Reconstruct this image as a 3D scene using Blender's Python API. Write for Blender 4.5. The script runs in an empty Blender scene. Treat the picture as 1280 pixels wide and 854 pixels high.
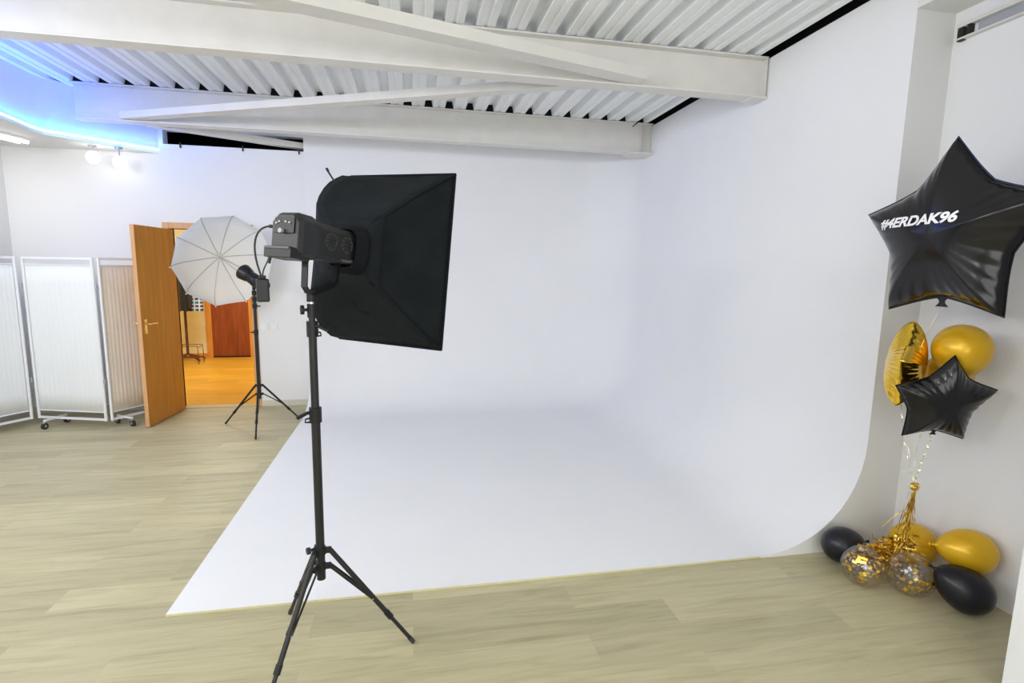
import bpy, bmesh, math, random
from mathutils import Vector, Matrix, Euler, noise
random.seed(7)
PI = math.pi
scn = bpy.context.scene
COL = scn.collection
V = Vector

# ------------------------------------------------------------------ materials
def newmat(name):
    m = bpy.data.materials.new(name); m.use_nodes = True
    nt = m.node_tree; b = nt.nodes['Principled BSDF']
    return m, nt, b

def mat(name, col, rough=.5, metal=0., spec=.5, bump=0., bscale=40., var=0., vscale=3., emis=None, estr=0., coat=0., stretch=(1, 1, 1)):
    m, nt, b = newmat(name)
    b.inputs['Base Color'].default_value = (*col, 1)
    b.inputs['Roughness'].default_value = rough
    b.inputs['Metallic'].default_value = metal
    b.inputs['Specular IOR Level'].default_value = spec
    b.inputs['Coat Weight'].default_value = coat
    tc = nt.nodes.new('ShaderNodeTexCoord'); mp = nt.nodes.new('ShaderNodeMapping')
    mp.inputs['Scale'].default_value = stretch
    nt.links.new(tc.outputs['Object'], mp.inputs['Vector'])
    if var > 0:
        n = nt.nodes.new('ShaderNodeTexNoise'); n.inputs['Scale'].default_value = vscale; n.inputs['Detail'].default_value = 4
        nt.links.new(mp.outputs[0], n.inputs['Vector'])
        r = nt.nodes.new('ShaderNodeValToRGB')
        r.color_ramp.elements[0].position = .3; r.color_ramp.elements[1].position = .7
        r.color_ramp.elements[0].color = (*[c * (1 - var) for c in col], 1)
        r.color_ramp.elements[1].color = (*[min(1, c * (1 + var)) for c in col], 1)
        nt.links.new(n.outputs['Fac'], r.inputs[0]); nt.links.new(r.outputs[0], b.inputs['Base Color'])
    if bump > 0:
        n = nt.nodes.new('ShaderNodeTexNoise'); n.inputs['Scale'].default_value = bscale; n.inputs['Detail'].default_value = 3
        nt.links.new(mp.outputs[0], n.inputs['Vector'])
        bp = nt.nodes.new('ShaderNodeBump'); bp.inputs['Strength'].default_value = bump; bp.inputs['Distance'].default_value = .01
        nt.links.new(n.outputs['Fac'], bp.inputs['Height']); nt.links.new(bp.outputs[0], b.inputs['Normal'])
    if emis:
        b.inputs['Emission Color'].default_value = (*emis, 1); b.inputs['Emission Strength'].default_value = estr
    return m

def planks(name, c1, c2, c3, plank_w, plank_l, rough, grain, off=(0, 0, 0)):
    m, nt, b = newmat(name); N = nt.nodes; L = nt.links
    tc = N.new('ShaderNodeTexCoord'); mp = N.new('ShaderNodeMapping'); mp.inputs['Location'].default_value = off
    L.new(tc.outputs['Object'], mp.inputs['Vector'])
    br = N.new('ShaderNodeTexBrick'); br.offset = .37; br.offset_frequency = 2
    br.inputs['Scale'].default_value = 1; br.inputs['Brick Width'].default_value = plank_l; br.inputs['Row Height'].default_value = plank_w
    br.inputs['Mortar Size'].default_value = .0012; br.inputs['Mortar Smooth'].default_value = 1
    br.inputs['Color1'].default_value = (0, 0, 0, 1); br.inputs['Color2'].default_value = (1, 1, 1, 1); br.inputs['Mortar'].default_value = (.3, .3, .3, 1)
    L.new(mp.outputs[0], br.inputs['Vector'])
    # long soft grain that shifts from board to board
    sc = N.new('ShaderNodeMapping'); sc.inputs['Scale'].default_value = (1.3, 14, 1)
    L.new(tc.outputs['Object'], sc.inputs['Vector'])
    ad = N.new('ShaderNodeVectorMath'); ad.operation = 'ADD'; L.new(sc.outputs[0], ad.inputs[0])
    mu = N.new('ShaderNodeVectorMath'); mu.operation = 'SCALE'; mu.inputs['Scale'].default_value = 5; L.new(br.outputs['Color'], mu.inputs[0]); L.new(mu.outputs[0], ad.inputs[1])
    n = N.new('ShaderNodeTexNoise'); n.inputs['Scale'].default_value = 1.6; n.inputs['Detail'].default_value = 7; n.inputs['Roughness'].default_value = .62; n.inputs['Distortion'].default_value = .6
    L.new(ad.outputs[0], n.inputs['Vector'])
    r = N.new('ShaderNodeValToRGB'); e = r.color_ramp.elements
    e[0].position = .3; e[0].color = (*c1, 1); e[1].position = .72; e[1].color = (*c3, 1)
    k = e.new(.5); k.color = (*c2, 1)
    L.new(n.outputs['Fac'], r.inputs[0])
    hs = N.new('ShaderNodeMix'); hs.data_type = 'RGBA'; hs.blend_type = 'MULTIPLY'; hs.inputs['Factor'].default_value = 1
    rr = N.new('ShaderNodeValToRGB'); rr.color_ramp.elements[0].color = (1 - grain, 1 - grain, 1 - grain, 1); rr.color_ramp.elements[1].color = (1, 1, 1, 1)
    L.new(br.outputs['Color'], rr.inputs[0]); L.new(r.outputs[0], hs.inputs['A']); L.new(rr.outputs[0], hs.inputs['B'])
    L.new(hs.outputs['Result'], b.inputs['Base Color'])
    b.inputs['Roughness'].default_value = rough; b.inputs['Specular IOR Level'].default_value = .35
    return m

def wood(name, c1, c2, rough=.4):
    m, nt, b = newmat(name); N = nt.nodes; L = nt.links
    tc = N.new('ShaderNodeTexCoord'); mp = N.new('ShaderNodeMapping'); mp.inputs['Scale'].default_value = (9, 9, .7)
    L.new(tc.outputs['Object'], mp.inputs['Vector'])
    n = N.new('ShaderNodeTexNoise'); n.inputs['Scale'].default_value = 2.5; n.inputs['Detail'].default_value = 8; n.inputs['Distortion'].default_value = .8
    L.new(mp.outputs[0], n.inputs['Vector'])
    r = N.new('ShaderNodeValToRGB'); r.color_ramp.elements[0].position = .32; r.color_ramp.elements[1].position = .68
    r.color_ramp.elements[0].color = (*c1, 1); r.color_ramp.elements[1].color = (*c2, 1)
    L.new(n.outputs['Fac'], r.inputs[0]); L.new(r.outputs[0], b.inputs['Base Color'])
    b.inputs['Roughness'].default_value = rough; b.inputs['Specular IOR Level'].default_value = .3
    return m

def translucent(name, col, trans=.45):
    m = bpy.data.materials.new(name); m.use_nodes = True; nt = m.node_tree; nt.nodes.clear()
    o = nt.nodes.new('ShaderNodeOutputMaterial'); d = nt.nodes.new('ShaderNodeBsdfDiffuse'); t = nt.nodes.new('ShaderNodeBsdfTranslucent')
    x = nt.nodes.new('ShaderNodeMixShader'); x.inputs[0].default_value = trans
    d.inputs[0].default_value = (*col, 1); t.inputs[0].default_value = (*col, 1)
    nt.links.new(d.outputs[0], x.inputs[1]); nt.links.new(t.outputs[0], x.inputs[2]); nt.links.new(x.outputs[0], o.inputs[0])
    return m

def clearfilm(name):
    m = bpy.data.materials.new(name); m.use_nodes = True; nt = m.node_tree; nt.nodes.clear()
    o = nt.nodes.new('ShaderNodeOutputMaterial'); t = nt.nodes.new('ShaderNodeBsdfTransparent'); g = nt.nodes.new('ShaderNodeBsdfGlossy')
    g.inputs['Roughness'].default_value = .12; t.inputs[0].default_value = (.93, .92, .93, 1)
    lw = nt.nodes.new('ShaderNodeLayerWeight'); lw.inputs[0].default_value = .25
    mr = nt.nodes.new('ShaderNodeMapRange'); mr.inputs['To Min'].default_value = .06; mr.inputs['To Max'].default_value = .55
    x = nt.nodes.new('ShaderNodeMixShader')
    nt.links.new(lw.outputs['Facing'], mr.inputs['Value']); nt.links.new(mr.outputs[0], x.inputs[0])
    nt.links.new(t.outputs[0], x.inputs[1]); nt.links.new(g.outputs[0], x.inputs[2]); nt.links.new(x.outputs[0], o.inputs[0])
    return m

WALL = mat('wall_paint', (.80, .81, .83), .85, spec=.2, bump=.06, bscale=60)
WALLG = mat('wall_paint_plain', (.76, .765, .755), .85, spec=.2, bump=.06, bscale=60)
CYC = mat('cyclorama_paint', (.81, .82, .85), .8, spec=.2, var=.012, vscale=1.5, bump=.04, bscale=30)
CYCEDGE = mat('cyclorama_raw_edge', (.62, .58, .34), .8)
DECK = mat('deck_paint', (.84, .86, .87), .6, spec=.2)
BEAM = mat('beam_paint', (.70, .69, .66), .55, spec=.3, var=.035, vscale=6)
VOID = mat('void_black', (.012, .013, .016), .9, spec=.1)  # black that paints in unlit voids; also the corridor door threshold
LINO = planks('pale_plank_floor', (.42, .38, .225), (.52, .475, .295), (.59, .54, .35), .19, 1.25, .42, .20)
LAM = planks('honey_laminate', (.60, .29, .025), (.72, .37, .035), (.84, .47, .06), .19, 1.2, .35, .12)
CREAM = mat('cream_wallpaper', (.86, .80, .50), .85, var=.04, vscale=8)
DOORW = wood('beech_door', (.44, .17, .022), (.56, .235, .035))
FRAMEW = wood('beech_frame', (.60, .33, .15), (.68, .40, .20))
REDW = wood('mahogany_door', (.20, .045, .012), (.30, .075, .02))
ORW = wood('orange_frame', (.62, .26, .05), (.70, .32, .07))
BLKP = mat('black_plastic', (.008, .009, .010), .4, spec=.35, bump=.1, bscale=300)
BLKM = mat('black_metal', (.012, .012, .013), .38, metal=0, spec=.4)
DGRY = mat('dark_grey_plastic', (.012, .013, .015), .4, spec=.4)
FABR = mat('softbox_nylon', (.009, .0115, .0135), .8, spec=.12, bump=.25, bscale=35, var=.25, vscale=7)
FABR2 = mat('softbox_webbing', (.008, .009, .011), .85, spec=.1)
SILV = mat('bright_metal', (.75, .75, .76), .25, metal=1)
BRASS = mat('satin_brass', (.85, .68, .36), .25, metal=1)
WMET = mat('white_enamel', (.80, .82, .85), .4)
GMET = mat('grey_metal', (.45, .47, .50), .35, metal=.6)
CLOTHW = mat('white_screen_cloth', (.80, .83, .85), .85, bump=.08, bscale=9, stretch=(3, 3, .3))
CLOTHB = mat('cream_screen_cloth', (.82, .77, .66), .85, bump=.03, bscale=9, var=.05, vscale=6, stretch=(6, 6, .4))
UMB = translucent('umbrella_cloth', (.82, .85, .86), .35)
RIBM = mat('umbrella_rib_metal', (.40, .42, .43), .4, metal=.3)
DIFF = translucent('white_diffuser', (.85, .86, .88), .5)
FOILB = mat('black_foil', (.006, .006, .008), .2, metal=0, spec=.42, bump=.10, bscale=7, coat=.06)
FOILG = mat('gold_foil', (.90, .58, .07), .17, metal=1, bump=.5, bscale=14)
GOLDL = mat('gold_latex', (.72, .42, .012), .30, metal=.25, spec=.5, var=.03)
BLKL = mat('black_latex', (.008, .008, .014), .3, spec=.4)
FILM = clearfilm('clear_latex')
FLAKE = mat('gold_confetti', (.95, .68, .10), .25, metal=1)
FLAKES = mat('silver_confetti', (.42, .38, .42), .25, metal=1)
TINS = mat('gold_tinsel', (1, .72, .15), .2, metal=1)
TINSG = mat('dark_gold_tinsel', (.55, .33, .05), .25, metal=1)
CLRIB = mat('pale_ribbon', (.85, .80, .58), .25, metal=.5)
TXT = mat('white_print', (.85, .86, .90), .5)
JACK = mat('black_jacket_cloth', (.02, .016, .014), .8, bump=.5, bscale=25)
RUST = mat('brown_metal', (.09, .035, .015), .45)
WPL = mat('white_plastic', (.82, .84, .86), .4)
GLOW = mat('lamp_glow', (1, 1, 1), .5, emis=(1, .98, .97), estr=6)
TUBEG = mat('tube_glow', (1, 1, 1), .5, emis=(1, .98, .98), estr=6)
LEDG = mat('led_glow', (.4, .8, 1), .5, emis=(.35, .80, 1), estr=5.5)
RUBB = mat('rubber', (.03, .03, .03), .6)

def checkcloth():
    m, nt, b = newmat('checked_cloth'); N = nt.nodes; L = nt.links
    tc = N.new('ShaderNodeTexCoord'); br = N.new('ShaderNodeTexBrick'); br.offset = 0
    sp = N.new('ShaderNodeSeparateXYZ'); cb = N.new('ShaderNodeCombineXYZ')
    L.new(tc.outputs['Object'], sp.inputs[0]); L.new(sp.outputs['X'], cb.inputs['X']); L.new(sp.outputs['Z'], cb.inputs['Y'])
    L.new(cb.outputs[0], br.inputs['Vector'])
    br.inputs['Scale'].default_value = 1; br.inputs['Brick Width'].default_value = .075; br.inputs['Row Height'].default_value = .06
    br.inputs['Mortar Size'].default_value = .011; br.inputs['Color1'].default_value = (.02, .05, .16, 1); br.inputs['Color2'].default_value = (.05, .16, .35, 1)
    br.inputs['Mortar'].default_value = (.6, .66, .66, 1)
    L.new(br.outputs['Color'], b.inputs['Base Color']); b.inputs['Roughness'].default_value = .85
    return m
CHECK = checkcloth()

# ------------------------------------------------------------------ mesh helpers
def nbm(): return bmesh.new()
def box(bm, lo, hi, M=None):
    vs = [bm.verts.new((x, y, z)) for x in (lo[0], hi[0]) for y in (lo[1], hi[1]) for z in (lo[2], hi[2])]
    if M is not None:
        for v in vs: v.co = M @ v.co
    for f in ((0, 1, 3, 2), (4, 6, 7, 5), (0, 4, 5, 1), (2, 3, 7, 6), (0, 2, 6, 4), (1, 5, 7, 3)):
        bm.faces.new([vs[i] for i in f])
    return vs
def frame(d):
    d = d.normalized(); a = V((0, 0, 1)) if abs(d.z) < .9 else V((0, 1, 0))
    u = d.cross(a).normalized(); return u, d.cross(u).normalized()
def cyl(bm, a, b, r1, r2=None, n=14, cap=True):
    a, b = V(a), V(b); r2 = r1 if r2 is None else r2
    u, w = frame(b - a); R1 = []; R2 = []
    for i in range(n):
        t = 2 * PI * i / n; o = u * math.cos(t) + w * math.sin(t)
        R1.append(bm.verts.new(a + o * r1)); R2.append(bm.verts.new(b + o * r2))
    for i in range(n):
        j = (i + 1) % n; bm.faces.new((R1[i], R1[j], R2[j], R2[i]))
    if cap: bm.faces.new(R1[::-1]); bm.faces.new(R2)
def bar(bm, a, b, w, h, up=V((0, 0, 1))):
    a, b = V(a), V(b); d = (b - a).normalized(); s = d.cross(V(up))
    if s.length < 1e-4: s = d.cross(V((0, 1, 0)))
    s.normalize(); t = s.cross(d).normalized()
    ring = lambda p: [bm.verts.new(p + s * (w / 2 * i) + t * (h / 2 * j)) for i, j in ((-1, -1), (1, -1), (1, 1), (-1, 1))]
    A, B = ring(a), ring(b)
    for i in range(4):
        j = (i + 1) % 4; bm.faces.new((A[i], A[j], B[j], B[i]))
    bm.faces.new(A[::-1]); bm.faces.new(B)
def tube(bm, pts, r, n=8, closed=False):
    pts = [V(p) for p in pts]; rings = []; u = None; L = len(pts)
    for k, p in enumerate(pts):
        d = (pts[(k + 1) % L] - pts[k - 1]) if closed else (pts[min(k + 1, L - 1)] - pts[max(k - 1, 0)])
        d.normalize()
        if u is None: u, w = frame(d)
        u = (u - d * u.dot(d)).normalized(); w = d.cross(u)
        rr = r[k] if isinstance(r, (list, tuple)) else r
        rings.append([bm.verts.new(p + (u * math.cos(2 * PI * i / n) + w * math.sin(2 * PI * i / n)) * rr) for i in range(n)])
    for k in range(L if closed else L - 1):
        A, B = rings[k], rings[(k + 1) % L]
        for i in range(n):
            j = (i + 1) % n; bm.faces.new((A[i], A[j], B[j], B[i]))
    if not closed: bm.faces.new(rings[0][::-1]); bm.faces.new(rings[-1])
def ribbon(bm, pts, w, ax):
    prev = None
    for k, p in enumerate(pts):
        a = ax[k] if isinstance(ax, list) else ax
        A = bm.verts.new(V(p) - a * w / 2); B = bm.verts.new(V(p) + a * w / 2)
        if prev: bm.faces.new((prev[0], prev[1], B, A))
        prev = (A, B)
def lathe(bm, prof, n=28, M=None):
    """prof: list of (r, z); r==0 makes a pole"""
    rings = []
    for r, z in prof:
        if r <= 1e-6: c = [bm.verts.new((0, 0, z))]
        else: c = [bm.verts.new((r * math.cos(2 * PI * i / n), r * math.sin(2 * PI * i / n), z)) for i in range(n)]
        if M is not None:
            for v in c: v.co = M @ v.co
        rings.append(c)
    for A, B in zip(rings, rings[1:]):
        for i in range(n):
            j = (i + 1) % n
            if len(A) == 1 and len(B) == 1: continue
            if len(A) == 1: bm.faces.new((A[0], B[i], B[j]))
            elif len(B) == 1: bm.faces.new((A[i], A[j], B[0]))
            else: bm.faces.new((A[i], A[j], B[j], B[i]))
def prism(bm, poly, z0, z1):
    A = [bm.verts.new((*p, z0)) for p in poly]; B = [bm.verts.new((*p, z1)) for p in poly]
    n = len(poly)
    for i in range(n):
        j = (i + 1) % n; bm.faces.new((A[i], A[j], B[j], B[i]))
    bm.faces.new(A[::-1]); bm.faces.new(B)
def orient(d, up=V((0, 0, 1))):
    """matrix whose local z is d"""
    d = V(d).normalized(); return d.to_track_quat('Z', 'Y').to_matrix().to_4x4()
def obj(name, bm, m, parent=None, smooth=False, bevel=0, loc=None, fixn=True):
    if fixn: bmesh.ops.recalc_face_normals(bm, faces=bm.faces[:])
    me = bpy.data.meshes.new(name); 
    if loc is not None: bmesh.ops.translate(bm, verts=bm.verts[:], vec=-V(loc))
    bm.to_mesh(me); bm.free()
    for x in (m if isinstance(m, (list, tuple)) else [m]): me.materials.append(x)
    o = bpy.data.objects.new(name, me); COL.objects.link(o)
    if loc is not None: o.location = loc
    if smooth:
        me.polygons.foreach_set('use_smooth', [True] * len(me.polygons))
        md = o.modifiers.new('edge', 'EDGE_SPLIT'); md.split_angle = math.radians(38)
    if bevel > 0:
        md = o.modifiers.new('bevel', 'BEVEL'); md.width = bevel; md.segments = 2; md.limit_method = 'ANGLE'
    if parent is not None:
        o.parent = parent; o.matrix_parent_inverse = Matrix.Translation(-V(parent.location))
    return o
def tag(o, label, cat, group=None, kind=None):
    o['label'] = label; o['category'] = cat
    if group: o['group'] = group
    if kind: o['kind'] = kind
    return o
def thing(name, label, cat, loc, group=None):
    o = bpy.data.objects.new(name, None); COL.objects.link(o); o.location = loc; o.empty_display_size = .1
    return tag(o, label, cat, group)
def struct(name, bm, m, smooth=False, bevel=0, parent=None):
    o = obj(name, bm, m, parent, smooth, bevel)
    if parent is None: o['kind'] = 'structure'
    return o

# ------------------------------------------------------------------ room shell
YB = 6.45           # back wall
ZD = 3.25           # underside of the deck
bm = nbm(); box(bm, (-4.3, -3.4, -.1), (3.3, YB + .01, 0)); struct('floor', bm, LINO)
bm = nbm(); box(bm, (-5.4, YB + .01, -.1), (-.9, 10.3, 0)); struct('floor', bm, LAM)

# back wall with the doorway and the dark slot above it
DX0, DX1, DZ = -2.565, -1.775, 2.02
SX0, SX1, SZ0, SZ1 = -2.58, -1.105, 2.905, 3.055
bm = nbm()
def wb(x0, x1, z0, z1): box(bm, (x0, YB, z0), (x1, YB + .12, z1))
wb(-5.4, DX0, 0, 3.6); wb(DX1, 2.95, 0, SZ0); wb(DX0, DX1, DZ, SZ0); wb(DX0, SX1, SZ1, 3.6); wb(SX1, 2.95, SZ0, 3.6)
struct('wall_back', bm, WALL)
bm = nbm(); box(bm, (-4.18, -3.4, 0), (-4.06, YB, 3.6)); struct('wall_left', bm, WALL)
bm = nbm(); box(bm, (-4.3, -3.5, 0), (3.3, -3.4, 3.6)); struct('wall_front', bm, WALL)
bm = nbm(); box(bm, (2.9, -3.4, 0), (3.05, 2.75, 3.6)); struct('wall_right', bm, WALL)
# the return face beside the cyclorama, following its cove
R = .65; XC = 2.65; YF = 2.54
poly = [(XC - R, .0), (2.96, 0), (2.96, 3.6), (XC, 3.6)]
arc = [(XC - R + R * math.sin(t), .012 + R - R * math.cos(t)) for t in [PI / 2 * (1 - k / 14) for k in range(14)]]
poly += arc
bm = nbm(); edge = [(XC, 3.6), (XC, R + .012)] + arc[1:] + [(XC - R, .012), (XC - R, 0)]
for y_ in (YF, YF + .05):
    A = [bm.verts.new((x, y_, z)) for x, z in edge]; B = [bm.verts.new((2.96, y_, z)) for x, z in edge]
    for i in range(len(edge) - 1): bm.faces.new((A[i], B[i], B[i + 1], A[i + 1]))
struct('wall_return', bm, WALLG)
bm = nbm(); box(bm, (2.335, .9, 0), (2.9, 1.50, 3.6)); struct('wall_pillar', bm, WALL)

# cyclorama: floor slab, coves and two walls in one surface
bm = nbm()
TH = .012; ZT = 3.235
path = []      # (point on the wall, inward normal)
X0 = -1.145; YC = 6.44
path.append((V((X0, YC, 0)), V((0, -1, 0))))
for k in range(1, 9): path.append((V((X0 + (XC - R - X0) * k / 8, YC, 0)), V((0, -1, 0))))
for k in range(1, 11):
    t = PI / 2 * k / 10
    path.append((V((XC - R + R * math.sin(t), YC - R + R * math.cos(t), 0)), V((-math.sin(t), -math.cos(t), 0))))
for k in range(1, 9): path.append((V((XC, (YC - R) + (YF - (YC - R)) * k / 8, 0)), V((-1, 0, 0))))
prof = [(0, ZT), (0, 2.4), (0, 1.6), (0, 1.0)] + [(R - R * math.cos(t), TH + R - R * math.sin(t)) for t in [PI / 2 * k / 12 for k in range(13)]]
prof = [(a, max(z, TH)) for a, z in prof]
rows = [[bm.verts.new(p + n * a + V((0, 0, z))) for a, z in prof] for p, n in path]
for A, B in zip(rows, rows[1:]):
    for i in range(len(prof) - 1):
        if (A[i].co - B[i].co).length < 1e-4 and (A[i + 1].co - B[i + 1].co).length < 1e-4: continue
        try: bm.faces.new((A[i], A[i + 1], B[i + 1], B[i]))
        except ValueError: pass
foot = [r[-1].co.copy() for r in rows]
# slab
pts = [V((X0, YF, TH))] + [V((X0, YC - R, TH))] + [V((XC - R, YC - R, TH)), V((XC - R, YF, TH))]
vv = [bm.verts.new(p) for p in pts]; bm.faces.new(vv)
vb = [bm.verts.new((p.x, p.y, .0005)) for p in pts]
f1 = bm.faces.new((vv[0], vv[3], vb[3], vb[0])); f2 = bm.faces.new((vv[0], vb[0], vb[1], vv[1])); f1.material_index = 1
# left end of the back cove
endp = [bm.verts.new(rows[0][i].co) for i in range(3, len(prof))]
g = bm.verts.new((X0, YC, .0005)); g2 = bm.verts.new((X0, YC - R, .0005)); bm.faces.new(endp + [g2, g])
bmesh.ops.remove_doubles(bm, verts=bm.verts[:], dist=.0004)
o = struct('wall_cyclorama', bm, [CYC, CYCEDGE], smooth=True)

# ceiling: trapezoidal steel deck, grooves every 0.207 m, with the roof above it
bm = nbm(); P = .207
pf = []
k0 = int(-4.3 / P) - 1
x = k0 * P
while x < 2.56:
    for dx, z in ((-.043, ZD), (-.030, ZD + .065), (.030, ZD + .065), (.043, ZD), (.09, ZD), (.0935, ZD + .006), (.1135, ZD + .006), (.117, ZD)):
        if -4.2 < x + dx < 2.59: pf.append((x + dx, z))
    x += P
ys = [-3.4, 0, 2, 4, YB + .12]
rw = [[bm.verts.new((a, y, z)) for a, z in pf] for y in ys]
for A, B in zip(rw, rw[1:]):
    for i in range(len(pf) - 1): bm.faces.new((A[i], B[i], B[i + 1], A[i + 1]))
struct('ceiling', bm, DECK)
bm = nbm(); box(bm, (-5.4, -3.5, 3.6), (3.3, 10.4, 3.68)); struct('ceiling', bm, VOID)
bm = nbm()     # black box painting in the dark of the roof void over the walls
box(bm, (2.70, YF + .05, 3.2), (3.3, YB + .12, 3.6)); struct('void_shade', bm, VOID)

# dropped ceiling on the left with its curved fascia
top = [(-2.60, YB), (-3.03, 5.83), (-3.17, 5.62), (-3.21, 5.42), (-3.19, 5.13), (-3.18, 4.5), (-3.18, 2.2), (-3.18, -3.4)]
bot = [(-2.612, YB), (-3.30, 5.80), (-3.315, 5.66), (-3.29, 5.44), (-3.275, 5.22), (-3.26, 4.5), (-3.26, 2.2), (-3.26, -3.4)]
ZL, ZB = 2.835, 2.80
def samp(pts, n=6):
    out = []
    for a, b in zip(pts, pts[1:]):
        for k in range(n): t = k / n; out.append((a[0] + (b[0] - a[0]) * t, a[1] + (b[1] - a[1]) * t))
    out.append(pts[-1]); return out
T_, B_ = samp(top), samp(bot)
bm = nbm()
tv = [bm.verts.new((*p, ZD + .01)) for p in T_]; lv = [bm.verts.new((*p, ZL + .02)) for p in B_]; bv = [bm.verts.new((*p, ZB)) for p in B_]
for i in range(len(T_) - 1):
    bm.faces.new((tv[i], tv[i + 1], lv[i + 1], lv[i])); bm.faces.new((lv[i], lv[i + 1], bv[i + 1], bv[i]))
w0 = bm.verts.new((-4.06, -3.4, ZB)); w1 = bm.verts.new((-4.06, YB, ZB))
bm.faces.new(bv + [w0, w1])
struct('ceiling', bm, WALLG, smooth=True)

# LED strip along the fascia
led = thing('led_strip', 'glowing blue LED strip running along the lower edge of the ceiling fascia', 'led strip', (-2.62, YB - .02, ZL))
path3 = [V((p[0] + .012, p[1] - .012, ZL)) for p in bot[:6]]; path3[0].y -= .01
bm = nbm(); tube(bm, [V((p.x, p.y, ZL - .012)) for p in path3], .006, 6); obj('channel', bm, WMET, led)
bm = nbm(); tube(bm, path3, .0105, 8); obj('light_tube', bm, LEDG, led, smooth=True)
o = bpy.data.objects  # (lights follow below)

# door frame, door leaf
d1 = obj('door_1', (lambda b: (box(b, (0, -.705, .008), (.04, 0, 2.01)), b)[1])(nbm()), DOORW, bevel=.002)
d1.location = (DX0 + .005, YB - .015, 0); d1.rotation_euler.z = math.radians(-5.0)
d1['kind'] = 'structure'
bm = nbm(); box(bm, (0.002, -.711, .008), (.038, -.7051, 2.01)); e = obj('door_edge', bm, FRAMEW); e.parent = d1
bm = nbm()
for s in (-1, 1):
    xo = .04 if s > 0 else 0
    cyl(bm, (xo, -.645, 1.045), (xo + s * .05, -.645, 1.045), .011)
    tube(bm, [(xo + s * .05, -.655, 1.045), (xo + s * .05, -.60, 1.047), (xo + s * .05, -.53, 1.042)], .009)
    box(bm, (xo, -.665, .95), (xo + s * .004, -.625, 1.09))
cyl(bm, (.041, -.645, .975), (.048, -.645, .975), .008)
h = obj('door_handle', bm, BRASS, smooth=True); h.parent = d1
bm = nbm()
for z in (.25, 1.75): cyl(bm, (.0, .006, z), (.0, .006, z + .09), .007)
h = obj('hinge', bm, SILV); h.parent = d1
bm = nbm(); yf0, yf1 = YB - .014, YB + .13
box(bm, (DX0 - .065, yf0, 0), (DX0, yf1, DZ + .065)); box(bm, (DX1, yf0, 0), (DX1 + .065, yf1, DZ + .065)); box(bm, (DX0, yf0, DZ), (DX1, yf1, DZ + .065))
struct('trim_1', bm, FRAMEW, bevel=.004)
bm = nbm(); box(bm, (DX0, YB, 0), (DX1, YB + .12, .008)); struct('trim_2', bm, mat('threshold', (.55, .45, .25), .5))
bm = nbm(); box(bm, (DX1 + .065, YB - .014, 0), (X0 - .001, YB, .07)); box(bm, (-4.06, YB - .014, 0), (DX0 - .065, YB, .07)); struct('baseboard_back', bm, mat('baseboard_beige', (.62, .60, .50), .5), bevel=.003)
bm = nbm(); box(bm, (-4.06, -3.4, 0), (-4.046, YB - .014, .07)); struct('baseboard_left', bm, mat('baseboard_grey', (.55, .56, .50), .5), bevel=.003)
# little hooks under the slot
bm = nbm()
for xx in (-2.40, -1.78, -1.20): box(bm, (xx, YB - .02, SZ0 - .035), (xx + .012, YB - .001, SZ0 + .02))
struct('trim_3', bm, BLKM)

# switches on the back wall
for i, xx in enumerate((-1.64, -1.54)):
    t = thing('light_switch', ('left' if i == 0 else 'right') + ' one of two white switch plates on the wall right of the doorway', 'light switch', (xx, YB, .94), 'switches beside the doorway')
    bm = nbm(); box(bm, (xx - .04, YB - .009, .90), (xx + .04, YB - .0005, .98)); obj('plate', bm, WPL, t, bevel=.003)
    bm = nbm(); box(bm, (xx - .024, YB - .014, .916), (xx + .024, YB - .009, .964)); obj('rocker', bm, WPL, t, bevel=.002)

# ------------------------------------------------------------------ corridor beyond the door
CY = 10.05
bm = nbm(); box(bm, (-5.4, CY, 0), (-.9, CY + .1, 3.6)); struct('wall_corridor', bm, CREAM)
bm = nbm(); box(bm, (-5.4, YB + .12, 0), (-5.3, CY, 3.6)); box(bm, (-1.0, YB + .12, 0), (-.9, CY, 3.6)); struct('wall_corridor_side', bm, CREAM)
bm = nbm(); box(bm, (-5.3, YB + .12, 2.6), (-1.0, CY, 2.66)); struct('ceiling', bm, WALLG)
bm = nbm(); box(bm, (-5.3, YB + .13, 2.67), (-1.0, YB + 1.2, 2.68)); box(bm, (-5.3, YB + 1.2, 2.67), (-1, YB + 1.22, 3.6)); struct('slot_shade', bm, VOID)  # black sheets put the darkness behind the slot into colour
bm = nbm(); box(bm, (-5.3, CY - .014, 0), (-3.52, CY, .07)); box(bm, (-2.70, CY - .014, 0), (-1.0, CY, .07)); struct('baseboard_corridor', bm, ORW)
d2 = struct('door_2', (lambda b: (box(b, (-3.41, CY - .045, .02), (-2.80, CY - .005, 2.0)), b)[1])(nbm()), REDW)
bm = nbm(); cyl(bm, (-3.36, CY - .045, 1.0), (-3.36, CY - .09, 1.0), .01); tube(bm, [(-3.36, CY - .09, 1.0), (-3.26, CY - .09, 1.0)], .008); obj('door_handle', bm, BRASS, d2)
bm = nbm(); box(bm, (-3.505, CY - .06, 0), (-3.41, CY, 2.09)); box(bm, (-2.80, CY - .06, 0), (-2.70, CY, 2.09)); box(bm, (-3.41, CY - .06, 2.0), (-2.80, CY, 2.09)); struct('trim_6', bm, ORW, bevel=.004)
bm = nbm(); box(bm, (-3.41, CY - .06, 0), (-2.80, CY - .004, .02)); struct('trim_7', bm, VOID)
bm = nbm(); box(bm, (-5.3, CY - .012, 1.79), (-3.51, CY, 1.80)); struct('trim_8', bm, mat('dado_line', (.66, .50, .25), .6))

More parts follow.
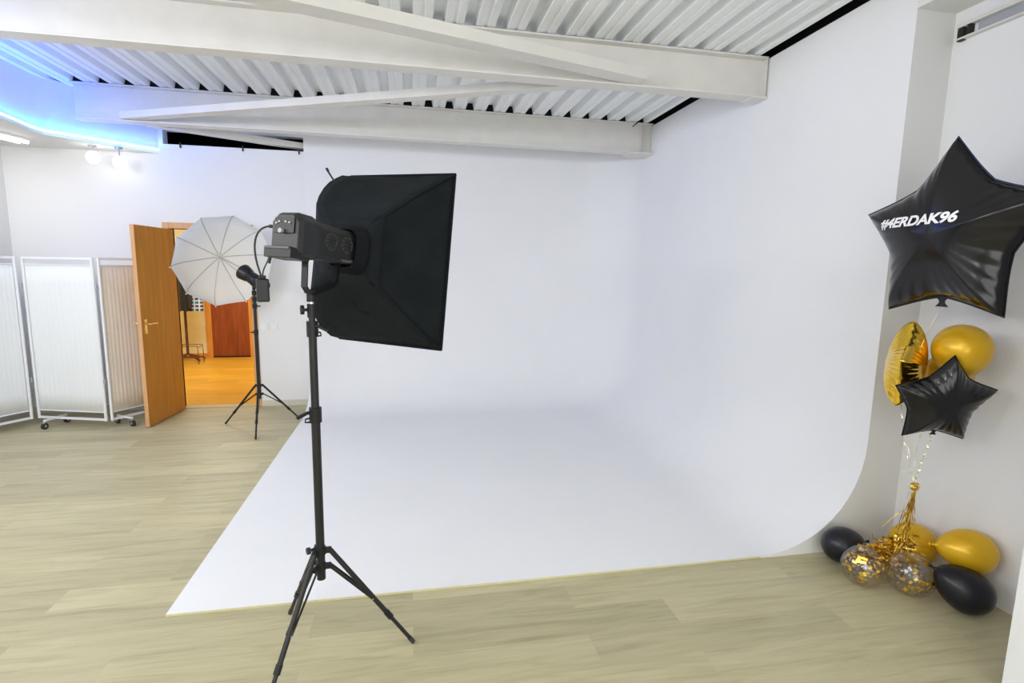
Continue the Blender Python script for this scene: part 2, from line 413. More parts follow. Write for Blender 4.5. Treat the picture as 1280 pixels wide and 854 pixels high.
# coat rack
rk = thing('coat_rack', 'brown metal coat rack standing in the corridor against the cream wall', 'coat rack', (-3.715, 9.72, 0))
bm = nbm(); tube(bm, [(-3.715, 9.72, .10), (-3.715, 9.72, 1.0), (-3.715, 9.72, 1.66)], .022); obj('pole', bm, RUST, rk, smooth=True)
bm = nbm(); bar(bm, (-3.86, 9.72, 1.66), (-3.64, 9.72, 1.66), .03, .03); bar(bm, (-3.82, 9.72, 1.52), (-3.5, 9.72, 1.52), .02, .02); obj('crossbar', bm, RUST, rk)
bm = nbm()
for s in (-1, 1): bar(bm, (-3.715, 9.72, .12), (-3.70 + s * .2, 9.62, .012), .03, .02); bar(bm, (-3.715, 9.72, .12), (-3.70 + s * .2, 9.88, .012), .03, .02)
obj('foot', bm, RUST, rk)
# jacket
def garment(name, cx, cy, ztop, zbot, w0, w1, th, m, lab, cat):
    bm = nbm(); n = 22; rings = []
    for k in range(9):
        t = k / 8; z = ztop + (zbot - ztop) * t; w = w0 + (w1 - w0) * min(1, t * 1.6)
        if k == 0: w *= .45
        rings.append([bm.verts.new((cx + w / 2 * math.cos(2 * PI * i / n), cy + (th / 2) * math.sin(2 * PI * i / n) * (1 + .35 * math.sin(5 * 2 * PI * i / n + t)), z + .012 * math.sin(7 * 2 * PI * i / n) * t)) for i in range(n)])
    for A, B in zip(rings, rings[1:]):
        for i in range(n): j = (i + 1) % n; bm.faces.new((A[i], A[j], B[j], B[i]))
    bm.faces.new(rings[0]); bm.faces.new(rings[-1][::-1])
    return tag(obj(name, bm, m, smooth=True, loc=(cx, cy, zbot)), lab, cat)
j = garment('jacket', -3.665, 9.56, 1.50, .86, .12, .23, .10, JACK, 'black jacket hanging from the coat rack in the corridor', 'jacket')
bm = nbm()
tube(bm, [(-3.58, 9.52, 1.40), (-3.555, 9.51, 1.2), (-3.55, 9.50, 1.0), (-3.555, 9.50, .90)], [.035, .042, .038, .03], 10); obj('sleeve', bm, JACK, j, smooth=True)
bm = nbm(); box(bm, (-3.62, 9.60, .845), (-3.405, 9.66, 1.42)); tag(obj('checked_shirt', bm, CHECK, bevel=.01, loc=(-3.52, 9.63, .845)), 'blue and white checked cloth hanging beside the black jacket in the corridor', 'shirt')
bpy.data.objects['checked_shirt'].scale = (1, 1, 1)
# shoe rack of thin wire
sr = thing('shoe_rack', 'low wire shoe rack on the corridor floor below the hanging jacket', 'shoe rack', (-3.56, 9.45, 0))
bm = nbm()
for y in (9.33, 9.55):
    tube(bm, [(-3.74, y, 0), (-3.74, y, .14), (-3.72, y, .30), (-3.42, y, .30), (-3.41, y, .14), (-3.41, y, 0)], .006, 6)
for z in (.10, .28):
    tube(bm, [(-3.73, 9.33, z), (-3.73, 9.55, z)], .005, 6); tube(bm, [(-3.415, 9.33, z), (-3.415, 9.55, z)], .005, 6)
obj('frame', bm, RUST, sr)
bm = nbm()
for k in range(5): tube(bm, [(-3.735, 9.34 + k * .05, .10), (-3.41, 9.34 + k * .05, .10)], .004, 6)
obj('shelf', bm, RUST, sr)

# ------------------------------------------------------------------ steel beams, braces
def ibeam(x0, x1, yw, z0, z1, label, endplate=None):
    t = thing('steel_beam', label, 'beam', ((x0 + x1) / 2, yw, z0), 'steel roof beams')
    bm = nbm(); box(bm, (x0, yw - .006, z0 + .012), (x1, yw + .006, z1 - .012)); obj('web', bm, BEAM, t)
    for za in (z0, z1 - .012):
        bm = nbm(); box(bm, (x0, yw - .067, za), (x1, yw + .067, za + .012)); obj('flange', bm, BEAM, t, bevel=.002)
    return t
b1 = ibeam(-3.19, 2.642, 3.80, 2.957, 3.245, 'white steel I-beam nearest the camera, crossing under the corrugated ceiling')
b2 = ibeam(-2.965, 2.642, 5.70, 2.93, 3.246, 'white steel I-beam farther back, in front of the rear wall')
for b_, y_, z0, z1 in ((b1, 3.80, 2.97, 3.23), (b2, 5.70, 2.945, 3.21)):
    bm = nbm(); box(bm, (2.50, y_ - .067, z0), (2.507, y_ + .067, z1)) if b_ is b2 else box(bm, (2.628, y_ - .067, z0), (2.636, y_ + .067, z1))
    obj('stiffener', bm, BEAM, b_)
bm = nbm(); bar(bm, (2.40, 5.64, 3.20), (2.46, 5.62, 3.25), .01, .01); obj('clip', bm, BLKM, b2)
bm = nbm(); box(bm, (2.36, 5.60, 2.915), (2.642, 5.80, 2.9295)); obj('bearing_plate', bm, BEAM, b2)
bm = nbm(); box(bm, (2.52, 3.72, 2.945), (2.642, 3.88, 2.9565)); obj('bearing_plate', bm, BEAM, b1)

bm = nbm()     # added black plugs giving the dark of open grooves over the far beam
x = k0 * P
while x < 2.56:
    if x > -2.95:
        q4 = [(-.0425, ZD), (-.0298, ZD + .0645), (.0298, ZD + .0645), (.0425, ZD)]
        A = [bm.verts.new((x + a, 5.645, z)) for a, z in q4]; B = [bm.verts.new((x + a, 5.755, z)) for a, z in q4]
        for i in range(4): bm.faces.new((A[i], A[(i + 1) % 4], B[(i + 1) % 4], B[i]))
        bm.faces.new(A); bm.faces.new(B)
    x += P
struct('groove_shade', bm, VOID)
def brace(a, b, label, w=.105, h=.05):
    a, b = V(a), V(b); t = thing('roof_brace', label, 'brace', (a + b) / 2, 'diagonal roof braces')
    bm = nbm(); bar(bm, a, b, w, .010); obj('horizontal_leg', bm, BEAM, t)
    d = (b - a).normalized(); s = d.cross(V((0, 0, 1))).normalized()
    if s.y > 0: s = -s
    bm = nbm(); bar(bm, a + s * (w / 2 - .005) + V((0, 0, h / 2 + .005)), b + s * (w / 2 - .005) + V((0, 0, h / 2 + .005)), .010, h); obj('vertical_leg', bm, BEAM, t)
brace((1.62, 3.69, 2.975), (-3.15, 2.38, 2.975), 'flat diagonal brace running from the near beam towards the camera', .13, .06)
brace((1.35, 3.865, 2.985), (-2.55, 5.66, 2.95), 'flat diagonal brace joining the near beam to the far beam')
brace((-2.45, 5.83, 2.948), (-.70, 6.80, 2.948), 'flat diagonal brace passing behind the far beam into the dark slot', .11, .05)

# header and duct at the top right
bm = nbm(); box(bm, (2.645, 2.34, 3.05), (2.9, 2.54, 3.24)); struct('trim_9', bm, WALLG)
rl = thing('cable_trunking', 'white metal cable trunking fixed high on the right wall', 'trunking', (2.88, 1.0, 2.93))
bm = nbm(); box(bm, (2.868, -1.2, 2.955), (2.899, 2.50, 2.975)); box(bm, (2.872, -1.2, 2.895), (2.899, 2.50, 2.905)); obj('rail', bm, BEAM, rl, bevel=.002)
bm = nbm(); box(bm, (2.884, -1.2, 2.905), (2.899, 2.40, 2.955)); obj('channel', bm, GMET, rl)
bm = nbm(); box(bm, (2.868, 2.43, 2.905), (2.898, 2.445, 2.955)); box(bm, (2.875, 2.47, 2.89), (2.898, 2.50, 2.955)); obj('bracket', bm, DGRY, rl)

# ------------------------------------------------------------------ lamps under the dropped ceiling
def spot(x, y, z, lab):
    t = thing('spot_lamp', lab, 'lamp', (x, y, ZB), 'spot lamps under the dropped ceiling')
    bm = nbm(); cyl(bm, (x, y, ZB - .001), (x, y, ZB - .02), .035); cyl(bm, (x, y, ZB - .02), (x, y, z + .05), .008); obj('stem', bm, GMET, t, smooth=True)
    bm = nbm(); lathe(bm, [(0, -.06)] + [(.06 * math.sin(a), -.06 * math.cos(a)) for a in [PI * k / 12 for k in range(1, 12)]] + [(0, .06)], 20, Matrix.Translation((x, y, z)))
    obj('bulb', bm, GLOW, t, smooth=True)
spot(-3.10, 6.18, 2.685, 'left one of two glowing round spot lamps under the dropped ceiling')
spot(-2.875, 6.20, 2.652, 'right one of two glowing round spot lamps under the dropped ceiling')
tl = thing('tube_lamp', 'glowing linear tube lamp under the dropped ceiling at the left edge', 'lamp', (-3.6, 5.7, ZB))
dv = V((-.135, -.60, 0))
bm = nbm(); bar(bm, V((-3.585, 6.02, ZB - .013)), V((-3.585, 6.02, ZB - .013)) + dv * 1.9, .11, .024); obj('housing', bm, WMET, tl, bevel=.004)
for s in (-1, 1):
    o_ = V((s * .035, 0, -.040)); bm = nbm(); a = V((-3.585, 6.0, ZB)) + o_; tube(bm, [a, a + dv * 1.85], .013, 10); obj('tube', bm, TUBEG, tl, smooth=True)

# ------------------------------------------------------------------ folding screen on casters
fs = thing('folding_screen', 'three-panel folding cloth screen with white tube frame on casters, left of the open door', 'folding screen', (-3.3, 5.85, 0))
def caster(bm_w, bm_f, p, d):
    p = V(p); s = V((-d.y, d.x, 0))
    cyl(bm_w, p + V((0, 0, .032)) - s * .011, p + V((0, 0, .032)) + s * .011, .032, n=18)
    cyl(bm_f, p + V((0, 0, .032)) - s * .014, p + V((0, 0, .032)) + s * .014, .012, n=10)
    bar(bm_f, p + V((0, 0, .05)), p + V((0, 0, .075)), .02, .02)
def panel(a, b, cloth, feet, lab, FD=.0012):
    a, b = V((*a, 0)), V((*b, 0)); d = (b - a).normalized(); s = V((-d.y, d.x, 0)); zt, zb = 1.69, .075
    pn = obj('panel_frame', (lambda q: (
        [tube(q, [p + V((0, 0, zb)), p + V((0, 0, zt))], .0135, 10) for p in (a + d * .014, b - d * .014)],
        [bar(q, a + d * .014 + V((0, 0, z)), b - d * .014 + V((0, 0, z)), .016, .022) for z in (zb + .012, zt - .012)],
        [tube(q, [a + V((0, 0, z)), b + V((0, 0, z))], .006, 6) for z in (zb + .085, zt - .075)], q)[-1])(nbm()), WMET, fs, smooth=True)
    if lab: pn['label'] = lab
    q = nbm(); n = 60; L = (b - a).length - .06; rows_ = []
    for zi in range(9):
        z = zb + .08 + (zt - .07 - zb - .08) * zi / 8
        rows_.append([q.verts.new(a + d * (.03 + L * i / n) + s * (FD * math.sin(i * 1.35 + .4 * math.sin(zi)) * (.75 + .25 * math.sin(i * .5))) + V((0, 0, z))) for i in range(n + 1)])
    for A, B in zip(rows_, rows_[1:]):
        for i in range(n): q.faces.new((A[i], A[i + 1], B[i + 1], B[i]))
    c = obj('cloth', q, cloth, pn, smooth=True, fixn=False); md = c.modifiers.new('t', 'SOLIDIFY'); md.thickness = .002
    for ft in feet:
        p = a + d * ft
        q = nbm(); bar(q, p - s * .12 + V((0, 0, .085)), p + s * .12 + V((0, 0, .085)), .022, .02); obj('foot_bar', q, WMET, pn, bevel=.003)
        for e_ in (-.12, .12):
            qw, qf = nbm(), nbm(); caster(qw, qf, p + s * e_, s)
            obj('caster_wheel', qw, RUBB, pn, smooth=True); obj('caster_fork', qf, GMET, pn)
panel((-4.02, 5.52), (-3.73, 5.955), CLOTHW, [], None)
panel((-3.70, 5.975), (-2.975, 5.765), CLOTHW, [.19], None)
panel((-2.945, 5.765), (-2.655, 6.20), CLOTHB, [.13], 'panel with cream cloth', .0013)
for p in ((-3.715, 5.975), (-2.96, 5.76)):
    for z in (.45, 1.38): q = nbm(); cyl(q, (p[0], p[1] - .012, z), (p[0], p[1] - .012, z + .05), .011, n=10); obj('hinge', q, GMET, fs, smooth=True)

# ------------------------------------------------------------------ light stands
def stand(name, label, c, Rf, ang, zh, zs, sections, legr, group='tripod light stands', braces=True, brace_t=.55):
    cx, cy = c
    t = thing(name, label, 'light stand', (cx, cy, 0), group)
    # column sections: (z0, z1, r)
    for z0, z1, r in sections:
        bm = nbm(); cyl(bm, (cx, cy, z0), (cx, cy, z1), r, n=20); obj('column', bm, BLKM, t, smooth=True)
    for z, r in ((zh, legr * 2.1), (zs, legr * 1.9)):
        bm = nbm(); cyl(bm, (cx, cy, z - legr * 1.6), (cx, cy, z + legr * 1.6), r, n=20)
        for k in range(3):
            a = math.radians(ang + 120 * k); d = V((math.cos(a), math.sin(a), 0)); p = V((cx, cy, z))
            bar(bm, p + d * r * .6, p + d * (r + legr * 2.0), legr * 1.6, legr * 2.2)
        obj('hub' if z == zh else 'spreader', bm, BLKP, t, bevel=.002)
    for k in range(3):
        a = math.radians(ang + 120 * k); d = V((math.cos(a), math.sin(a), 0)); s = V((-d.y, d.x, 0))
        p0 = V((cx, cy, zh)) + d * legr * 3.6; p1 = V((cx, cy, 0)) + d * Rf; p1.z = legr * .6
        bm = nbm(); L = p1 - p0
        tube(bm, [p0, p0 + L * .70], legr, 12); lg = obj('leg', bm, BLKM, t, smooth=True)
        bm = nbm(); cyl(bm, p0 + L * .66, p0 + L * .72, legr * 1.25, n=12); obj('leg_clamp', bm, BLKP, lg, smooth=True)
        bm = nbm(); tube(bm, [p0 + L * .70, p0 + L * .985], legr * .8, 12); obj('lower_leg', bm, BLKM, lg, smooth=True)
        bm = nbm(); cyl(bm, p0 + L * .95, p0 + L * 1.0, legr * 1.0, legr * .95, n=12); obj('rubber_foot', bm, RUBB, lg, smooth=True)
        q0 = V((cx, cy, zs)) + d * legr * 3.6; q1 = p0 + L * brace_t
        bm = nbm()
        for e_ in (-1, 1): bar(bm, q0 + s * e_ * legr * .95, q1 + s * e_ * legr * 1.1, legr * .35, legr * .95)
        obj('brace', bm, BLKM, lg)
        bm = nbm(); cyl(bm, q1 - s * legr * 1.5, q1 + s * legr * 1.5, legr * .3, n=8); obj('rivet', bm, SILV, lg)
    return t
CX, CYp = -.374, 2.15
# the right front foot stands at (0.001, 2.168)
foot_v = V((.001 - CX, 2.168 - CYp)); Rf1 = foot_v.length; an1 = math.degrees(math.atan2(foot_v.y, foot_v.x))
s1 = stand('light_stand', 'tall black tripod light stand in the foreground carrying the square softbox', (CX, CYp), Rf1, an1, .485, .415,
           [(.36, 1.08, .0175), (1.08, 1.425, .0155), (1.425, 1.50, .0125)], .0105, brace_t=.5)
def clamp(t, z, side, r=.021, sc=1.0):
    bm = nbm(); cyl(bm, (CX, CYp, z - .03), (CX, CYp, z + .03), r, n=20); cl = obj('clamp', bm, BLKP, t, smooth=True)
    bm = nbm(); d = V((side * .85, -.5, 0)).normalized()
    p = V((CX, CYp, z + .012)); cyl(bm, p + d * r * .8, p + d * (r + .012), .007, n=10)
    bar(bm, p + d * (r + .010), p + d * (r + .050) + V((0, 0, -.014)), .012, .011)
    p = V((CX, CYp, z - .018)); tube(bm, [p + d * r * .8 + V((0, 0, .008)), p + d * (r + .016) + V((0, 0, .006)), p + d * (r + .018) - V((0, 0, .006)), p + d * r * .8 - V((0, 0, .01))], .0035, 6)
    obj('clamp_lever', bm, BLKP, cl)
clamp(s1, 1.065, -1, .024); clamp(s1, 1.41, 1, .022)
bm = nbm(); d = V((-.85, -.5, 0)).normalized(); p = V((CX, CYp, .50))
cyl(bm, p + d * .015, p + d * .045, .006); cyl(bm, p + d * .042, p + d * .056, .014, n=6); obj('hub_knob', bm, BLKP, s1)
s2 = stand('light_stand', 'slim black tripod light stand by the doorway carrying the white umbrella', (-1.508, 5.60), .413, -82, .435, .345,
           [(.30, .98, .0175), (.98, 1.30, .0145), (1.30, 1.43, .011)], .0105, brace_t=.55)
# measured foot directions
for z, l in ((.98, -.045), (1.24, .055), (1.31, .06), (1.37, .05)):
    bm = nbm(); cyl(bm, (-1.508, 5.60, z - .022), (-1.508, 5.60, z + .022), .022, n=14); cyl(bm, (-1.508, 5.60, z), (-1.508 + l, 5.58, z), .007, n=8)
    obj('clamp', bm, BLKP, s2, smooth=True)

# ------------------------------------------------------------------ softbox and studio strobe
def basis(yaw, pit, rol):
    y, p, r = map(math.radians, (yaw, pit, rol))
    n = V((math.sin(y) * math.cos(p), math.cos(y) * math.cos(p), -math.sin(p)))
    rg = V((math.cos(y), -math.sin(y), 0)); up = rg.cross(n)
    r2 = rg * math.cos(r) + up * math.sin(r); return r2, n, r2.cross(n)
SC = V((-.067, 2.598, 1.685)); rr, nn, uu = basis(32.62, 6.55, -1.73)
MS = Matrix(((rr.x, uu.x, nn.x, SC.x), (rr.y, uu.y, nn.y, SC.y), (rr.z, uu.z, nn.z, SC.z), (0, 0, 0, 1)))   # local: x right, y up, z forward
W, Hh = .58, .80
def Lp(a, b, c): return MS @ V((a, b, c))
sb = thing('softbox', 'large black rectangular softbox mounted on the foreground light stand', 'softbox', tuple(Lp(0, 0, -.33)))
def interp(tab, d):
    for (d0, v0), (d1, v1) in zip(tab, tab[1:]):
        if d <= d1: return v0 + (v1 - v0) * (d - d0) / (d1 - d0)
    return tab[-1][1]
near_r = [(0, 1), (.15, .74), (.285, .46), (.315, .40), (.335, .26)]
near_u = [(0, 1), (.15, .70), (.285, .375), (.315, .34), (.335, .2)]
far_r = [(0, 1), (.06, 1.02), (.13, 1.04), (.20, 1.01), (.255, .90), (.295, .66), (.335, .26)]
far_u = [(0, 1), (.06, .97), (.13, .86), (.20, .69), (.255, .52), (.295, .38), (.335, .2)]
ds = [0, .03, .06, .10, .14, .18, .22, .255, .285, .31, .335]
bm = nbm(); rings = []; NS = 10
for d_ in ds:
    cs = [V((W / 2 * interp(near_r, d_), Hh / 2 * interp(near_u, d_), -d_)), V((W / 2 * interp(near_r, d_), -Hh / 2 * interp(near_u, d_), -d_)),
          V((-W / 2 * interp(far_r, d_), -Hh / 2 * interp(far_u, d_), -d_)), V((-W / 2 * interp(far_r, d_), Hh / 2 * interp(far_u, d_), -d_))]
    ring = []
    sag = .016 * math.sin(PI * min(1, d_ / .3))
    for k in range(4):
        a, b = cs[k], cs[(k + 1) % 4]; mid = V((0, 0, -d_))
        for i in range(NS):
            t = i / NS; p = a.lerp(b, t); inn = (mid - (a + b) / 2); inn = inn.normalized() if inn.length > 1e-5 else inn
            ring.append(bm.verts.new(MS @ (p + inn * sag * math.sin(PI * t) * (1 if d_ < .3 else 0))))
    rings.append(ring)
M4 = 4 * NS
for A, B in zip(rings, rings[1:]):
    for i in range(M4): j_ = (i + 1) % M4; bm.faces.new((A[i], A[j_], B[j_], B[i]))
sh = obj('shell', bm, FABR, sb, smooth=True); md = sh.modifiers.new('t', 'SOLIDIFY'); md.thickness = .004; md.offset = 0
bm = nbm(); box(bm, (-W / 2 * .90, -Hh / 2 * .90, -.035), (W / 2 * .90, Hh / 2 * .90, -.03), MS); obj('diffuser', bm, DIFF, sb)
bm = nbm()
for a, b in (((-1, -1), (1, -1)), ((1, -1), (1, 1)), ((1, 1), (-1, 1)), ((-1, 1), (-1, -1))):
    p, q_ = Lp(a[0] * W / 2, a[1] * Hh / 2, -.004), Lp(b[0] * W / 2, b[1] * Hh / 2, -.004)
    tube(bm, [p, q_], .0055, 8)
obj('rim_piping', bm, FABR2, sb, smooth=True)
bm = nbm()   # seams along the two near ribs and the back flap
for sgn in (1, -1):
    tube(bm, [Lp(W / 2 * interp(near_r, d_) + .001, sgn * (Hh / 2 * interp(near_u, d_) + .001), -d_) for d_ in ds[:-2]], .0042, 6)
for d_ in (.288,): tube(bm, [Lp(W / 2 * interp(near_r, d_) + .002, y, -d_) for y in (Hh / 2 * interp(near_u, d_), 0, -Hh / 2 * interp(near_u, d_))], .0045, 6)
obj('seam', bm, FABR2, sb)
bm = nbm()   # collar that closes the back round the lamp
prev = None
for d_, hx, hy, cxl in ((.334, .0, .0, 0), (.335, .10, .10, 0), (.345, .098, .098, 0), (.36, .082, .085, 0), (.385, .074, .078, 0)):
    ring = [bm.verts.new(MS @ V((cxl + hx * math.copysign(abs(math.cos(a)) ** .6, math.cos(a)), hy * math.copysign(abs(math.sin(a)) ** .6, math.sin(a)), -d_))) for a in [2 * PI * i / 24 for i in range(24)]]
    if prev:
        for i in range(24): bm.faces.new((prev[i], prev[(i + 1) % 24], ring[(i + 1) % 24], ring[i]))
    prev = ring
obj('collar', bm, FABR2, sb, smooth=True)
bm = nbm(); tube(bm, [Lp(-.255, .335, -.16), Lp(-.275, .375, -.185)], .004, 8); cyl(bm, Lp(-.272, .372, -.183), Lp(-.279, .386, -.190), .006); obj('rib_tip', bm, BLKP, sb)
bm = nbm(); tube(bm, [Lp(.0, -.21, -.30), Lp(.03, -.25, -.29), Lp(.08, -.262, -.27)], .003, 6); obj('strap', bm, FABR2, sb)

sl = thing('studio_strobe', 'black studio strobe head with control panel plugged into the back of the softbox', 'studio light', tuple(Lp(0, 0, -.5)))
def sect(d_, hx, hy, ch, oy=0):
    pts = [(hx - ch, hy), (-hx + ch, hy), (-hx, hy - ch), (-hx, -hy + ch * .5), (-hx + ch * .5, -hy), (hx - ch * .5, -hy), (hx, -hy + ch * .5), (hx, hy - ch)]
    return [MS @ V((x_, y_ + oy, -d_)) for x_, y_ in pts]
def loft(bm, secs):
    R_ = [[bm.verts.new(p) for p in s_] for s_ in secs]
    for A, B in zip(R_, R_[1:]):
        n_ = len(A)
        for i in range(n_): j_ = (i + 1) % n_; bm.faces.new((A[i], A[j_], B[j_], B[i]))
    bm.faces.new(R_[0][::-1]); bm.faces.new(R_[-1])
bm = nbm(); loft(bm, [sect(.34, .055, .062, .02), sect(.36, .060, .066, .022), sect(.575, .062, .068, .024)]); obj('body', bm, BLKP, sl, bevel=.003)
bm = nbm(); loft(bm, [sect(.575, .064, .072, .026, .002), sect(.60, .068, .080, .028, .002), sect(.665, .068, .080, .028, .002), sect(.685, .060, .070, .026, .002)]); rh = obj('rear_housing', bm, DGRY, sl, bevel=.003)
# rear panel: recess, display, knob, buttons, socket
bm = nbm(); box(bm, (-.045, .005, -.690), (.045, .060, -.685), MS); obj('control_panel', bm, BLKP, rh, bevel=.001)
bm = nbm(); cyl(bm, Lp(-.008, .012, -.690), Lp(-.008, .012, -.702), .0085, n=18); obj('dial', bm, mat('dial_grey', (.30, .31, .32), .35), rh, smooth=True)
bm = nbm()
for x_, y_ in ((.025, .042), (.008, .045), (-.022, .045), (-.034, .040)): box(bm, (x_ - .004, y_ - .003, -.694), (x_ + .004, y_ + .003, -.690), MS)
obj('button', bm, mat('button_grey', (.38, .36, .33), .35), rh)
bm = nbm(); loft(bm, [sect(.62, .060, .018, .006, -.068), sect(.715, .062, .020, .006, -.064)]); obj('battery_ledge', bm, BLKP, rh, bevel=.003)
bm = nbm(); tube(bm, [Lp(-.055, -.050, -.718), Lp(.055, -.050, -.718)], .004, 8); obj('ledge_bar', bm, mat('worn_edge', (.16, .16, .17), .3), rh)
VENTM = mat('vent_grey', (.045, .047, .045), .4)
for cx_ in (-.425, -.515):
    bm = nbm()
    for k in range(10):
        a = 2 * PI * k / 10
        p = (.0625, .004 + .030 * math.sin(a), cx_ + .030 * math.cos(a))
        q_ = (.0625, .004 + .018 * math.sin(a), cx_ + .018 * math.cos(a))
        bar(bm, MS @ V(p), MS @ V(q_), .0045, .003)
    tube(bm, [MS @ V((.0625, .004 + .031 * math.sin(a), cx_ + .031 * math.cos(a))) for a in [2 * PI * k / 20 for k in range(20)]], .0015, 5, closed=True)
    obj('vent', bm, VENTM, sl)
bm = nbm(); bar(bm, Lp(.0595, -.055, -.38), Lp(.0595, -.055, -.45), .002, .014); obj('label_plate', bm, mat('label_plate', (.06, .06, .06), .3), sl)
# yoke handle down to the stand
ha, hb, hc = Lp(.0, -.070, -.59), Lp(.0, -.20, -.575), V((CX, CYp, 1.545))
bm = nbm()
pa = Lp(.02, -.066, -.60); pb = Lp(.02, -.175, -.595); pc = Lp(.02, -.196, -.575); pe = V((CX + .004, CYp - .002, 1.545))
ax_ = rr
pts = [pa, pb, pb.lerp(pc, .5) + (pb - pc) * 0, pc, pe]
for a, b in zip(pts, pts[1:]):
    if (b - a).length > 1e-4: bar(bm, a, b + (b - a).normalized() * .004, .028, .006, up=nn if abs((b - a).normalized().dot(nn)) < .7 else uu)
obj('handle', bm, BLKP, sl, bevel=.001)
bm = nbm(); cyl(bm, (CX, CYp, 1.455), (CX, CYp, 1.508), .017, n=18); cyl(bm, (CX, CYp, 1.516), (CX, CYp, 1.56), .0175, n=18); obj('socket', bm, BLKP, sl, smooth=True)
bm = nbm(); cyl(bm, (CX, CYp, 1.508), (CX, CYp, 1.516), .010, n=14); obj('spigot', bm, SILV, sl)
bm = nbm(); d = V((-.9, -.3, 0)).normalized(); p = V((CX, CYp, 1.485)); cyl(bm, p + d * .014, p + d * .03, .006); cyl(bm, p + d * .028, p + d * .041, .019, n=9); obj('socket_knob', bm, BLKP, sl, bevel=.002)
bm = nbm(); bar(bm, V((CX, CYp, 1.55)), Lp(.0, -.15, -.41), .022, .02, up=nn); bar(bm, Lp(.0, -.152, -.41), Lp(.0, -.060, -.40), .022, .02, up=nn); obj('mount_arm', bm, FABR2, sl)
# trigger hanging on its cord
TP = Lp(-.045, -.235, -.69)
TP = V((-.545, 2.14, 1.565))
tr = thing('radio_trigger', 'small black radio trigger receiver hanging on a cord from the strobe head', 'trigger receiver', tuple(TP))
bm = nbm(); box(bm, (-.022, -.014, -.050), (.022, .014, .038), Matrix.Translation(TP) @ Matrix.Rotation(math.radians(20), 4, 'Z')); obj('case', bm, DGRY, tr, bevel=.006)
bm = nbm(); box(bm, (-.012, -.012, .038), (.012, .012, .050), Matrix.Translation(TP) @ Matrix.Rotation(math.radians(20), 4, 'Z')); obj('cap', bm, BLKP, tr, bevel=.002)
plug = Lp(-.062, .030, -.655)
def bez(p0, p1, p2, p3, n=18):
    p0, p1, p2, p3 = map(V, (p0, p1, p2, p3)); return [p0 * (1 - t) ** 3 + p1 * 3 * t * (1 - t) ** 2 + p2 * 3 * t * t * (1 - t) + p3 * t ** 3 for t in [k / n for k in range(n + 1)]]
bm = nbm(); tt = TP + V((-.004, 0, .05))
tube(bm, bez(plug, plug + V((-.075, -.02, .02)), tt + V((-.035, -.01, .12)), tt), .0035, 8)
cyl(bm, plug, plug + V((-.03, -.008, .003)), .0065)
lo_ = Lp(-.058, -.07, -.69)
tube(bm, bez(tt + V((.006, 0, 0)), tt + V((.008, 0, .03)), lo_ + V((-.01, 0, -.04)), lo_), .0025, 6)
cyl(bm, lo_ + V((.003, 0, .0)), lo_ + V((-.006, 0, -.035)), .0065)
obj('cord', bm, RUBB, tr, smooth=True)

# ------------------------------------------------------------------ umbrella and its strobe
UC = V((-1.868, 5.95, 1.673)); UA = V((-1.978, 6.13, 1.722))
ua = (UA - UC).normalized(); ux = V((0, 0, 1)).cross(ua).normalized() * -1; uy = ux.cross(ua) * 1
if uy.z < 0: uy = -uy
RU = .482; depth = .20; NR = 10; A0 = math.radians(80)
um = thing('photo_umbrella', 'white ten-rib photo umbrella opened behind the small strobe in front of the doorway', 'umbrella', tuple(UC))
def upt(a, t):     # t: 0 apex .. 1 rim
    return UC + ua * (depth * (1 - t ** 1.9)) + (ux * math.cos(a) + uy * math.sin(a)) * (RU * math.sin(t * PI / 2 * .93) / math.sin(PI / 2 * .93))
bm = nbm(); nt_ = 10; sub = 6; grid = []
for k in range(NR * sub):
    a = A0 + 2 * PI * k / (NR * sub); f = (k % sub) / sub
    grid.append((a, f))
ringsu = []
apex = bm.verts.new(upt(0, 0))
for it in range(1, nt_ + 1):
    t = it / nt_; row = []
    for k in range(NR * sub):
        f = (k % sub) / sub; kk = k // sub
        a1 = A0 + 2 * PI * kk / NR; a2 = A0 + 2 * PI * (kk + 1) / NR
        chord = upt(a1, t).lerp(upt(a2, t), f)
        row.append(bm.verts.new(chord - (chord - UC - ua * (chord - UC).dot(ua)) * (.008 * t * math.sin(PI * f))))
    ringsu.append(row)
Mn = NR * sub
for i in range(Mn): bm.faces.new((apex, ringsu[0][i], ringsu[0][(i + 1) % Mn]))
for A, B in zip(ringsu, ringsu[1:]):
    for i in range(Mn): j_ = (i + 1) % Mn; bm.faces.new((A[i], A[j_], B[j_], B[i]))
obj('canopy', bm, UMB, um, smooth=True, fixn=False)
for k in range(NR):
    a = A0 + 2 * PI * k / NR
    bm = nbm(); tube(bm, [upt(a, .03 + .97 * t / 10) - ua * .004 for t in range(11)], .0038, 6); rb = obj('rib', bm, RIBM, um, smooth=True)
    bm = nbm(); e_ = upt(a, 1); cyl(bm, e_, e_ + (e_ - UC).normalized() * .012, .005, n=8); obj('rib_tip', bm, WMET, rb)
bm = nbm(); cyl(bm, upt(0, 0) - ua * .03, upt(0, 0) + ua * .02, .011, n=12); obj('hub', bm, RIBM, um)
SB = V((-1.46, 5.54, 1.43))
bm = nbm(); tube(bm, [upt(0, 0) - ua * .02, SB], .004, 8); obj('shaft', bm, RIBM, um)

